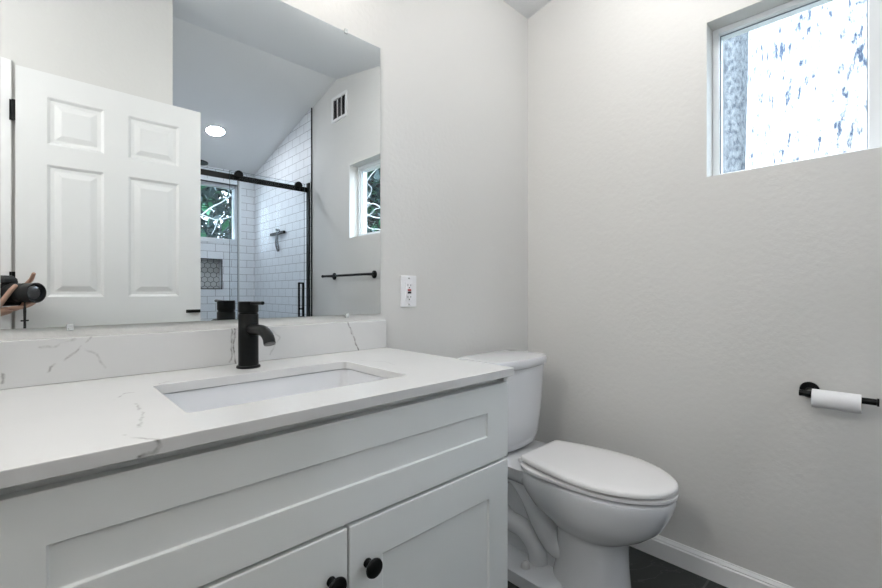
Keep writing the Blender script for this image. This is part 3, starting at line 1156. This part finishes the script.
# ------------------------------------------------------------------ lamps and added fill lights
def downlight(x, y, m, label, r=.072):
    z = zc(y)
    k = K1 if y > YR else -K2
    nrm = Vector((0, -k, -1)).normalized()
    t = thing('ceiling_light', label, 'light', (x, y, z))
    o = Vector((x, y, z))
    bm = lathe(bmesh.new(), o - nrm * .001, nrm, [(0, r + .014), (.006, r + .012), (.008, r + .002), (.005, r)], 40)
    link('trim_ring', bm, M['trim'], t, smooth=35)
    bm = lathe(bmesh.new(), o + nrm * .0055, nrm, [(0, r - .001), (.0035, r - .003), (.0035, .001)], 40)
    link('diffuser', bm, m, t, smooth=35)


downlight(1.164, -2.915, M['led'], 'round lit ceiling light over the tiled shower')
RX, RY = 1.22, -.69  # dome is an added fill light, kept out of view to brighten the room
cl = thing('ceiling_light', 'added unseen white dome fill light on the ceiling above the floor in front of the vanity', 'light', (RX, RY, zc(RY)))
nr = Vector((0, -K1, -1)).normalized()
o_c = Vector((RX, RY, zc(RY)))
bm = lathe(bmesh.new(), o_c - nr * .004, nr, [(0, .142), (.016, .142), (.020, .138), (.020, .10)], 48)
link('rim', bm, M['black'], cl, smooth=35)
bm = lathe(bmesh.new(), o_c + nr * .012, nr, [(.085 * math.sin(PI / 2 * i / 10), .132 * math.cos(PI / 2 * i / 10)) for i in range(11)], 48)
link('dome', bm, M['room_fill'], cl, smooth=60)
downlight(-.55, -2.35, M['hall_fill'], 'added unseen round fill light on the hall ceiling outside the doorway')  # added out of view, sends fill light through the doorway

sx, sy, szz = XL, -.78, 1.83  # invented globe lamp, out of view, added to brighten the right wall
wl = thing('left_fill_lamp', 'added unseen black fill lamp with one large globe on the left wall', 'wall light', (sx, sy, szz))
bm = lathe(bmesh.new(), (sx + .0005, sy, szz), (1, 0, 0), [(0, .06), (.012, .06), (.016, .055), (.016, .001)], 32)
tube(bm, [(sx + .014, sy, szz), (sx + .09, sy, szz - .01), (sx + .135, sy, szz + .005), (sx + .14, sy, szz + .03)], .009, 12)
lathe(bm, (sx + .14, sy, szz + .028), (0, 0, 1), [(0, .014), (.004, .05), (.02, .052), (.02, .001)], 28)
link('bracket', bm, M['black'], wl, smooth=35)
bm = lathe(bmesh.new(), (sx + .14, sy, szz + .046), (0, 0, 1), [(.105 - .105 * math.cos(PI * i / 18), max(.105 * math.sin(PI * i / 18), .02 if i == 0 else .0005)) for i in range(19)], 36)
link('globe', bm, M['left_fill'], wl, smooth=60)

vl = thing('vanity_light', 'black bar light with three lit globes on the wall above the mirror', 'wall light', (.41, 0, 2.14))
link('back_plate', BX(.11, .71, -.022, -.0005, 2.145, 2.205), M['black'], vl, bevel=.004)
for x in (.19, .41, .63):
    bm = bmesh.new()
    tube(bm, [(x, -.02, 2.175), (x, -.10, 2.178), (x, -.128, 2.172), (x, -.132, 2.150)], .008, 12)
    lathe(bm, (x, -.132, 2.152), (0, 0, -1), [(0, .012), (.004, .026), (.024, .026), (.024, .001)], 24)
    arm = link('arm', bm, M['black'], vl, smooth=40)
    bm = lathe(bmesh.new(), (x, -.132, 2.13), (0, 0, -1), [(-.002, .022), (.006, .032), (.02, .044), (.042, .052), (.064, .047), (.083, .030), (.092, .002)], 28)
    link('globe', bm, M['globe'], arm, smooth=60)

# ------------------------------------------------------------------ photographer's camera
O = Vector((0, -CAM_D, CAM_H))
BK = Vector((-math.sin(YAW), -math.cos(YAW), 0))
RT = Vector((math.cos(YAW), -math.sin(YAW), 0))
UP = Vector((0, 0, 1))


def cp(a, d, h):
    return O + RT * (a + .015) + BK * d + UP * (h - .004)


def cbox(bm, a0, a1, d0, d1, h0, h1, mi=0):
    v = [bm.verts.new(cp(a, d, h)) for a in (a0, a1) for d in (d0, d1) for h in (h0, h1)]
    for f in ((0, 1, 3, 2), (4, 6, 7, 5), (0, 4, 5, 1), (2, 3, 7, 6), (0, 2, 6, 4), (1, 5, 7, 3)):
        bm.faces.new([v[i] for i in f]).material_index = mi
    return bm


ca = thing('camera', 'black camera with a wide zoom lens held up by the person in the doorway', 'camera', cp(0, .15, -.055))
bm = bmesh.new()
cbox(bm, -.070, .048, .125, .192, -.055, .042)
link('camera_body', bm, M['rubber'], ca, bevel=.009, segs=3)
bm = bmesh.new()
loft(bm, [[cp(a, d, .040) for a, d in ((-.034, .118), (.034, .118), (.034, .190), (-.034, .190))],
          [cp(a, d, .058) for a, d in ((-.030, .118), (.030, .118), (.028, .192), (-.028, .192))],
          [cp(a, d, .072) for a, d in ((-.017, .124), (.017, .124), (.018, .180), (-.018, .180))]])
link('viewfinder_hump', bm, M['blackrough'], ca, bevel=.004)
bm = bmesh.new()
cbox(bm, .046, .074, .100, .190, -.055, .036)
link('grip', bm, M['rubber'], ca, bevel=.012, segs=3)
bm = bmesh.new()
lathe(bm, cp(0, .126, 0), -BK, [(0, .034), (.008, .0345), (.010, .037), (.050, .0375), (.052, .0385), (.085, .0385), (.086, .0395), (.118, .0415), (.1225, .0415), (.1228, .0385), (.119, .0375), (.113, .036), (.112, .033)], 48)
len_ = link('lens_barrel', bm, M['blackrough'], ca, smooth=30)
bm = lathe(bmesh.new(), cp(0, .0165, 0), -BK, [(0, .0355), (.003, .032), (.006, .022), (.0075, .009), (.0078, .0005)], 40)
link('front_glass', bm, M['lens'], len_, smooth=60)
for d0, d1 in ((.045, .062), (.080, .112)):
    bm = bmesh.new()
    for i in range(48):
        a = 2 * PI * i / 48
        p0 = RT * math.cos(a) + UP * math.sin(a)
        cyl(bm, cp(0, d0, 0) + p0 * .0378, cp(0, d1, 0) + p0 * .0378, .0017, n=6)
    link('focus_ring' if d0 < .06 else 'zoom_ring', bm, M['rubber'], len_)
bm = bmesh.new()
tube(bm, [cp(.004, .060, -.038), cp(.004, .060, -.075), cp(.004, .060, -.115), cp(.004, .060, -.160)], [.003, .005, .004, .0045], 8)
cbox(bm, -.010, .018, .057, .063, -.119, -.113)
link('strap', bm, M['rubber'], ca)

# ------------------------------------------------------------------ photographer
PP = Vector((-.45, -1.75, 0))
FW = -BK


def pp(r, f, z):
    return PP + RT * r + FW * f + UP * z


def skin_obj(name, verts, edges, radii, m, sub=2, root=0, smooth=True):
    me = bpy.data.meshes.new(name)
    me.from_pydata([tuple(v) for v in verts], edges, [])
    o = bpy.data.objects.new(name, me)
    C.objects.link(o)
    md = o.modifiers.new('skin', 'SKIN')
    md.use_smooth_shade = True
    sv = me.skin_vertices[0].data
    for i, r in enumerate(radii):
        sv[i].radius = r if isinstance(r, tuple) else (r, r)
        sv[i].use_root = (i == root)
    s = o.modifiers.new('sub', 'SUBSURF')
    s.levels = s.render_levels = sub
    dg = bpy.context.evaluated_depsgraph_get()
    dg.update()
    ev = o.evaluated_get(dg)
    nm = bpy.data.meshes.new_from_object(ev)
    bpy.data.objects.remove(o)
    bpy.data.meshes.remove(me)
    return nm


class Skel:
    def __init__(s):
        s.v, s.e, s.r = [], [], []

    def chain(s, pts, radii, start=None):
        prev = start
        ids = []
        for p, r in zip(pts, radii):
            s.v.append(Vector(p))
            s.r.append(r)
            i = len(s.v) - 1
            if prev is not None:
                s.e.append((prev, i))
            prev = i
            ids.append(i)
        return ids


person = thing('person', 'person in dark clothes in the doorway holding a black camera with both hands', 'person', (PP.x, PP.y, 0))
wr_r, wr_l = cp(.070, .245, -.045), cp(-.050, .215, -.105)
sh_r, sh_l = pp(.185, .02, 1.39), pp(-.185, .02, 1.39)
el_r, el_l = Vector((-.36, -1.80, 1.08)), pp(-.215, .09, 1.08)

parts = []
sk = Skel()
sp0 = sk.chain([pp(0, 0, .95), pp(0, .01, 1.10), pp(0, .02, 1.26), pp(0, .01, 1.38), pp(0, .025, 1.47), pp(0, .045, 1.54)], [(.14, .10), (.125, .09), (.14, .10), (.13, .085), .055, .055])
for s, sh_, el, wr in ((1, sh_r, el_r, wr_r), (-1, sh_l, el_l, wr_l)):
    sk.chain([sh_, (sh_ + el) / 2, el, el.lerp(wr, .35), el.lerp(wr, .75), wr], [.052, .046, .040, .042, .031, .026], sp0[3])
    sk.chain([pp(s * .09, 0, .86), pp(s * .10, .01, .68), pp(s * .105, .01, .48), pp(s * .11, -.01, .34), pp(s * .115, -.02, .10), pp(s * .12, .04, .035), pp(s * .125, .15, .028)],
             [.082, .070, .052, .055, .036, .036, .030], sp0[0])
parts.append(skin_obj('body', sk.v, sk.e, sk.r, M['skin']))


def hand(wrist, palm_end, chains, thumb, pr=.0155):
    """palm chain plus five separately skinned fingers rooted inside it"""
    k = Skel()
    ids = k.chain([wrist, wrist.lerp(palm_end, .5), palm_end], [.024, (.034, .019), (.034, .017)])
    parts.append(skin_obj('palm', k.v, k.e, k.r, M['skin'], 2))
    for ch, r in chains + [thumb]:
        k = Skel()
        n = len(ch)
        k.chain(ch, [r * (1.12 - .32 * i / (n - 1)) for i in range(n)])
        parts.append(skin_obj('finger', k.v, k.e, k.r, M['skin'], 2))


hand(wr_r, cp(.094, .150, .004), [
    ([cp(.096, .170, .018), cp(.094, .145, .040), cp(.086, .118, .058), cp(.076, .100, .074), cp(.070, .088, .086)], .0088),
    ([cp(.098, .170, .008), cp(.097, .130, .012), cp(.088, .094, .014), cp(.066, .086, .014), cp(.050, .094, .013)], .0090),
    ([cp(.098, .172, -.008), cp(.097, .132, -.010), cp(.088, .095, -.010), cp(.066, .087, -.010), cp(.051, .095, -.010)], .0086),
    ([cp(.097, .175, -.024), cp(.096, .138, -.030), cp(.088, .100, -.031), cp(.068, .090, -.031), cp(.056, .096, -.031)], .0078)],
    ([cp(.105, .205, -.010), cp(.088, .210, .012), cp(.062, .204, .022), cp(.040, .201, .022)], .0105))
hand(wr_l, cp(-.008, .105, -.068), [
    ([cp(-.012, .118, -.066), cp(.004, .066, -.060), cp(.030, .052, -.046), cp(.047, .047, -.022), cp(.049, .046, -.002)], .0086),
    ([cp(-.006, .125, -.068), cp(.012, .085, -.062), cp(.036, .074, -.044), cp(.049, .069, -.018), cp(.049, .068, .002)], .0088),
    ([cp(.000, .135, -.070), cp(.020, .104, -.066), cp(.042, .095, -.044), cp(.050, .091, -.018), cp(.048, .090, -.002)], .0084),
    ([cp(.004, .150, -.074), cp(.026, .122, -.070), cp(.044, .114, -.056), cp(.048, .110, -.036), cp(.046, .108, -.022)], .0076)],
    ([cp(-.030, .160, -.080), cp(-.048, .118, -.055), cp(-.052, .085, -.022), cp(-.046, .062, .014), cp(-.034, .052, .034)], .0105))
# head
HC = pp(0, .06, 1.605)
bm = bmesh.new()
bmesh.ops.create_uvsphere(bm, u_segments=28, v_segments=18, radius=1)
for v in bm.verts:
    x, y, z = v.co           # x right, y forward, z up
    jaw = 1 - .28 * max(0, -z) ** 1.3
    v.co = HC + RT * (x * .076 * jaw) + FW * (y * .096 * (1 - .10 * max(0, -z)) + (.012 if z < 0 and y > 0 else 0) * -z) + UP * (z * .118)
nose = [HC + FW * .086 + UP * .012, HC + FW * .108 - UP * .022, HC + FW * .090 - UP * .032]
tube(bm, nose, [.008, .014, .010], 10)
for s in (-1, 1):
    tube(bm, [HC + RT * (s * .074) + UP * .018, HC + RT * (s * .085) - FW * .012 + UP * .006, HC + RT * (s * .078) - UP * .028], [.008, .013, .007], 8)
me_ = bpy.data.meshes.new('head')
bm.to_mesh(me_)
bm.free()
parts.append(me_)
bm = bmesh.new()
for pm in parts:
    bm.from_mesh(pm)
body = link('body', bm, M['skin'], person, smooth=70)
for s in (-1, 1):
    bm = bmesh.new()
    e0 = HC + RT * (s * .031) + FW * .0785 + UP * .012
    lathe(bm, e0 - FW * .0115, FW, [(.0115 - .0115 * math.cos(PI * i / 8), max(.0115 * math.sin(PI * i / 8), .0003)) for i in range(9)], 12)
    lathe(bm, e0 + FW * .0095, FW, [(0, .005), (.0022, .003), (.0026, .0003)], 12, mi=1)
    link('eye', bm, [M['eye'], M['hair']], person, smooth=60)
bm = tube(bmesh.new(), [HC + RT * -.022 + FW * .086 - UP * .056, HC + FW * .094 - UP * .057, HC + RT * .022 + FW * .086 - UP * .056], [.003, .006, .003], 8)
link('mouth', bm, M['lip'], person, smooth=60)
bm = bmesh.new()
bmesh.ops.create_uvsphere(bm, u_segments=28, v_segments=18, radius=1)
kill = [v for v in bm.verts if v.co.z < -.35 or (v.co.y > .35 and v.co.z < .45)]
bmesh.ops.delete(bm, geom=kill, context='VERTS')
for v in bm.verts:
    x, y, z = v.co
    v.co = HC + RT * (x * .084) + FW * (y * .103 - .004) + UP * (z * .126 + .004)
bmesh.ops.solidify(bm, geom=list(bm.faces), thickness=.010)
link('hair', bm, M['hair'], person, smooth=60)


def cloth(name, k, m):
    nm = skin_obj(name, k.v, k.e, k.r, m)
    b = bmesh.new()
    b.from_mesh(nm)
    return link(name, b, m, person, smooth=70)


k = Skel()
i0 = k.chain([pp(0, 0, .90), pp(0, .01, 1.08), pp(0, .02, 1.26), pp(0, .01, 1.385), pp(0, .02, 1.435)], [(.165, .125), (.150, .115), (.165, .125), (.150, .108), .072])
for sh_, el, wr in ((sh_r, el_r, wr_r), (sh_l, el_l, wr_l)):
    k.chain([sh_, (sh_ + el) / 2, el, el.lerp(wr, .40), el.lerp(wr, .72)], [.068, .060, .055, .052, .044], i0[3])
cloth('shirt', k, M['shirt'])
k = Skel()
i0 = k.chain([pp(0, 0, 1.02), pp(0, 0, .90)], [(.150, .114), (.160, .120)])
for s in (-1, 1):
    k.chain([pp(s * .092, 0, .84), pp(s * .10, .01, .68), pp(s * .105, .01, .48), pp(s * .11, -.01, .30), pp(s * .115, -.02, .09)], [.098, .086, .070, .066, .060], i0[1])
cloth('trousers', k, M['jeans'])
for s in (-1, 1):
    bm = bmesh.new()
    loft(bm, [[pp(s * .122 + a * .046 * w_, -.055 + f * .28, z_) for a, f, w_ in ((-1, .15, .8), (-.8, 0, .8), (.8, 0, .8), (1, .15, .8), (1.05, .6, 1), (.8, .92, .9), (0, 1, 1), (-.8, .92, .9), (-1.05, .6, 1))] for z_ in (.003, .03)]
         + [[pp(s * .12 + a * .038, -.045 + f * .24, .065 + (.03 if f < .4 else -.01)) for a, f in ((-1, .15), (-.8, 0), (.8, 0), (1, .15), (1, .5), (.7, .85), (0, .95), (-.7, .85), (-1, .5))]])
    link('shoe', bm, M['blackrough'], person, smooth=60, bevel=.006)

# ------------------------------------------------------------------ outdoors
link('ground', BX(-14, 16, -18, 10, -.5, -.12), M['lawn'], kind='structure')
rnd = random.Random(5)


def trunk_mesh(x, y, r, h, sway=.05, n=40):
    bm = bmesh.new()
    rings = []
    ph_ = [rnd.uniform(0, 6.28) for _ in range(4)]
    for i in range(24):
        t = i / 23
        z = -.15 + h * t
        rr = r * (1 - .28 * t + .5 * math.exp(-t * 16))
        cx_, cy_ = x + sway * math.sin(t * 3 + ph_[0]), y + sway * math.cos(t * 2.3 + ph_[1])
        ring = []
        for j in range(n):
            a = 2 * PI * j / n
            k_ = rr * (1 + .035 * math.sin(5 * a + ph_[2] + t * 2) + .025 * math.sin(9 * a + ph_[3] - t * 3))
            ring.append((cx_ + k_ * math.cos(a), cy_ + k_ * math.sin(a), z))
        rings.append(ring)
    return loft(bm, rings)


def leaves(bm, c, rad, n, size, mi=0, flat=1.0):
    c = Vector(c)
    for _ in range(n):
        while True:
            p = Vector((rnd.uniform(-1, 1), rnd.uniform(-1, 1), rnd.uniform(-1, 1)))
            if .25 < p.length < 1:
                break
        p = c + Vector((p.x * rad[0], p.y * rad[1], p.z * rad[2]))
        d = Vector((rnd.gauss(0, 1), rnd.gauss(0, 1), rnd.gauss(0, 1) * .6 - .3)).normalized()
        u, v = frame_of(d)
        s = size * rnd.uniform(.6, 1.3)
        f = bm.faces.new([bm.verts.new(p - d * s), bm.verts.new(p + u * s * .42), bm.verts.new(p + d * s), bm.verts.new(p - u * s * .42)])
        f.material_index = mi


# the big pale trunk outside the slider window
t = thing('tree', 'thick pale trunk in full sun right outside the high window', 'tree', (4.5, -1.02, -.12))
link('trunk', trunk_mesh(4.5, -1.04, .66, 7.5), M['bark'], t, smooth=60)
bm = bmesh.new()
leaves(bm, (4.5, -1.05, 7.6), (.75, .75, .8), 900, .10)
link('foliage', bm, M['leafg'], t)
# a second, grey trunk further off
t = thing('tree', 'grey rough-barked trunk beyond the left edge of the high window', 'tree', (6.6, .30, -.12))
link('trunk', trunk_mesh(6.6, .40, .45, 8.0, .01), M['greybark'], t, smooth=60)
bm = bmesh.new()
leaves(bm, (6.6, .30, 8.1), (.75, .75, .8), 900, .10)
link('foliage', bm, M['leafg'], t)


def big_tree(x, y, h, r, label, m1, nl=4200, size=.15):
    t = thing('tree', label, 'tree', (x, y, -.12), 'trees behind the shower window' if x < 5 else 'trees beyond the high window')
    link('trunk', trunk_mesh(x, y, .20, h, .05, 18), M['darkbark'], t, smooth=60)
    bm = bmesh.new()
    for i in range(7):
        z = .7 + (h - .9) * i / 6
        a = rnd.uniform(0, 6.28)
        leaves(bm, (x + .1 * math.cos(a), y + .1 * math.sin(a), z), (r * .95, r * .95, .9), nl // 7, size, rnd.random() < .3)
    for f in bm.faces:
        f.material_index = 1 if rnd.random() < m1 else 0
    link('foliage', bm, [M['leafd'], M['leafg']], t)


DR = 'dark green leafy tree seen in the mirror through the high window'
DL = 'dark green leafy tree in the wood outside the shower window'
for x, y, h, r in ((-.6, -8.0, 5.5, 1.0), (1.85, -7.6, 6, 1.0), (4.0, -8.6, 6, 1.0), (8.4, -4.6, 6, 1.0), (4.2, -11.7, 7, 1.0), (.8, -10.6, 7, 1.0), (8.4, -10.6, 7, 1.0), (6.15, -7.5, 6, 1.0), (3.6, -14.4, 8, 1.0), (.9, -13.4, 8, 1.0), (6.8, -13.2, 8, 1.0)):
    big_tree(x, y, h, r, DL if x < 5 else DR, .22)

# bare pale branches close outside the shower window
t = thing('tree', 'bare pale-barked branches just outside the shower window', 'tree', (.9, -5.15, -.12))
bm = bmesh.new()
tube(bm, [(.9, -5.15, -.15), (.92, -5.14, 1.0), (1.05, -5.12, 1.75), (1.2, -5.1, 2.3), (1.28, -5.15, 3.4)], [.06, .05, .045, .035, .02], 12)
link('trunk', bm, M['twig'], t, smooth=60)
for pts, r0 in (([(1.08, -5.12, 1.9), (1.45, -5.08, 2.02), (1.60, -5.05, 2.03), (1.78, -5.0, 1.98), (1.98, -5.0, 2.06), (2.3, -5.0, 2.2)], .014),
                ([(1.60, -5.05, 2.03), (1.72, -5.02, 2.15), (1.86, -4.98, 2.25), (2.1, -4.9, 2.5)], .012),
                ([(1.78, -5.0, 1.98), (1.74, -4.98, 1.86), (1.70, -4.97, 1.78)], .008),
                ([(1.05, -5.12, 1.7), (1.5, -5.05, 1.66), (1.75, -5.0, 1.70), (2.05, -5.0, 1.72), (2.4, -5.0, 1.75)], .010),
                ([(1.22, -5.1, 2.4), (1.5, -5.05, 2.50), (1.8, -5.0, 2.48), (2.2, -4.95, 2.55)], .010)):
    bm = tube(bmesh.new(), pts, [.75 * r0 * (1 - .5 * i / (len(pts) - 1)) for i in range(len(pts))], 8)
    link('branch', bm, M['twig'], t, smooth=60)
t = thing('tree', 'thin bare pale twigs outside the high window, seen in the mirror', 'tree', (3.3, -3.75, -.12))
bm = tube(bmesh.new(), [(3.30, -3.75, -.15), (3.28, -3.74, .8), (3.24, -3.70, 1.5), (3.2, -3.66, 2.2), (3.22, -3.6, 3.2)], [.04, .035, .028, .02, .01], 10)
link('trunk', bm, M['twig'], t, smooth=60)
for q in range(12):
    z = 1.65 + q * .07
    a = rnd.uniform(.4, 2.6)
    p = Vector((3.23, -3.68, z))
    pts = [p]
    for _ in range(4):
        a += rnd.uniform(-.9, .9)
        p = p + Vector((.14 * math.cos(a), .14 * math.sin(a), rnd.uniform(-.12, .14)))
        pts.append(p)
    link('branch', tube(bmesh.new(), pts, [.010, .009, .008, .006, .004], 6), M['twig'], t, smooth=60)
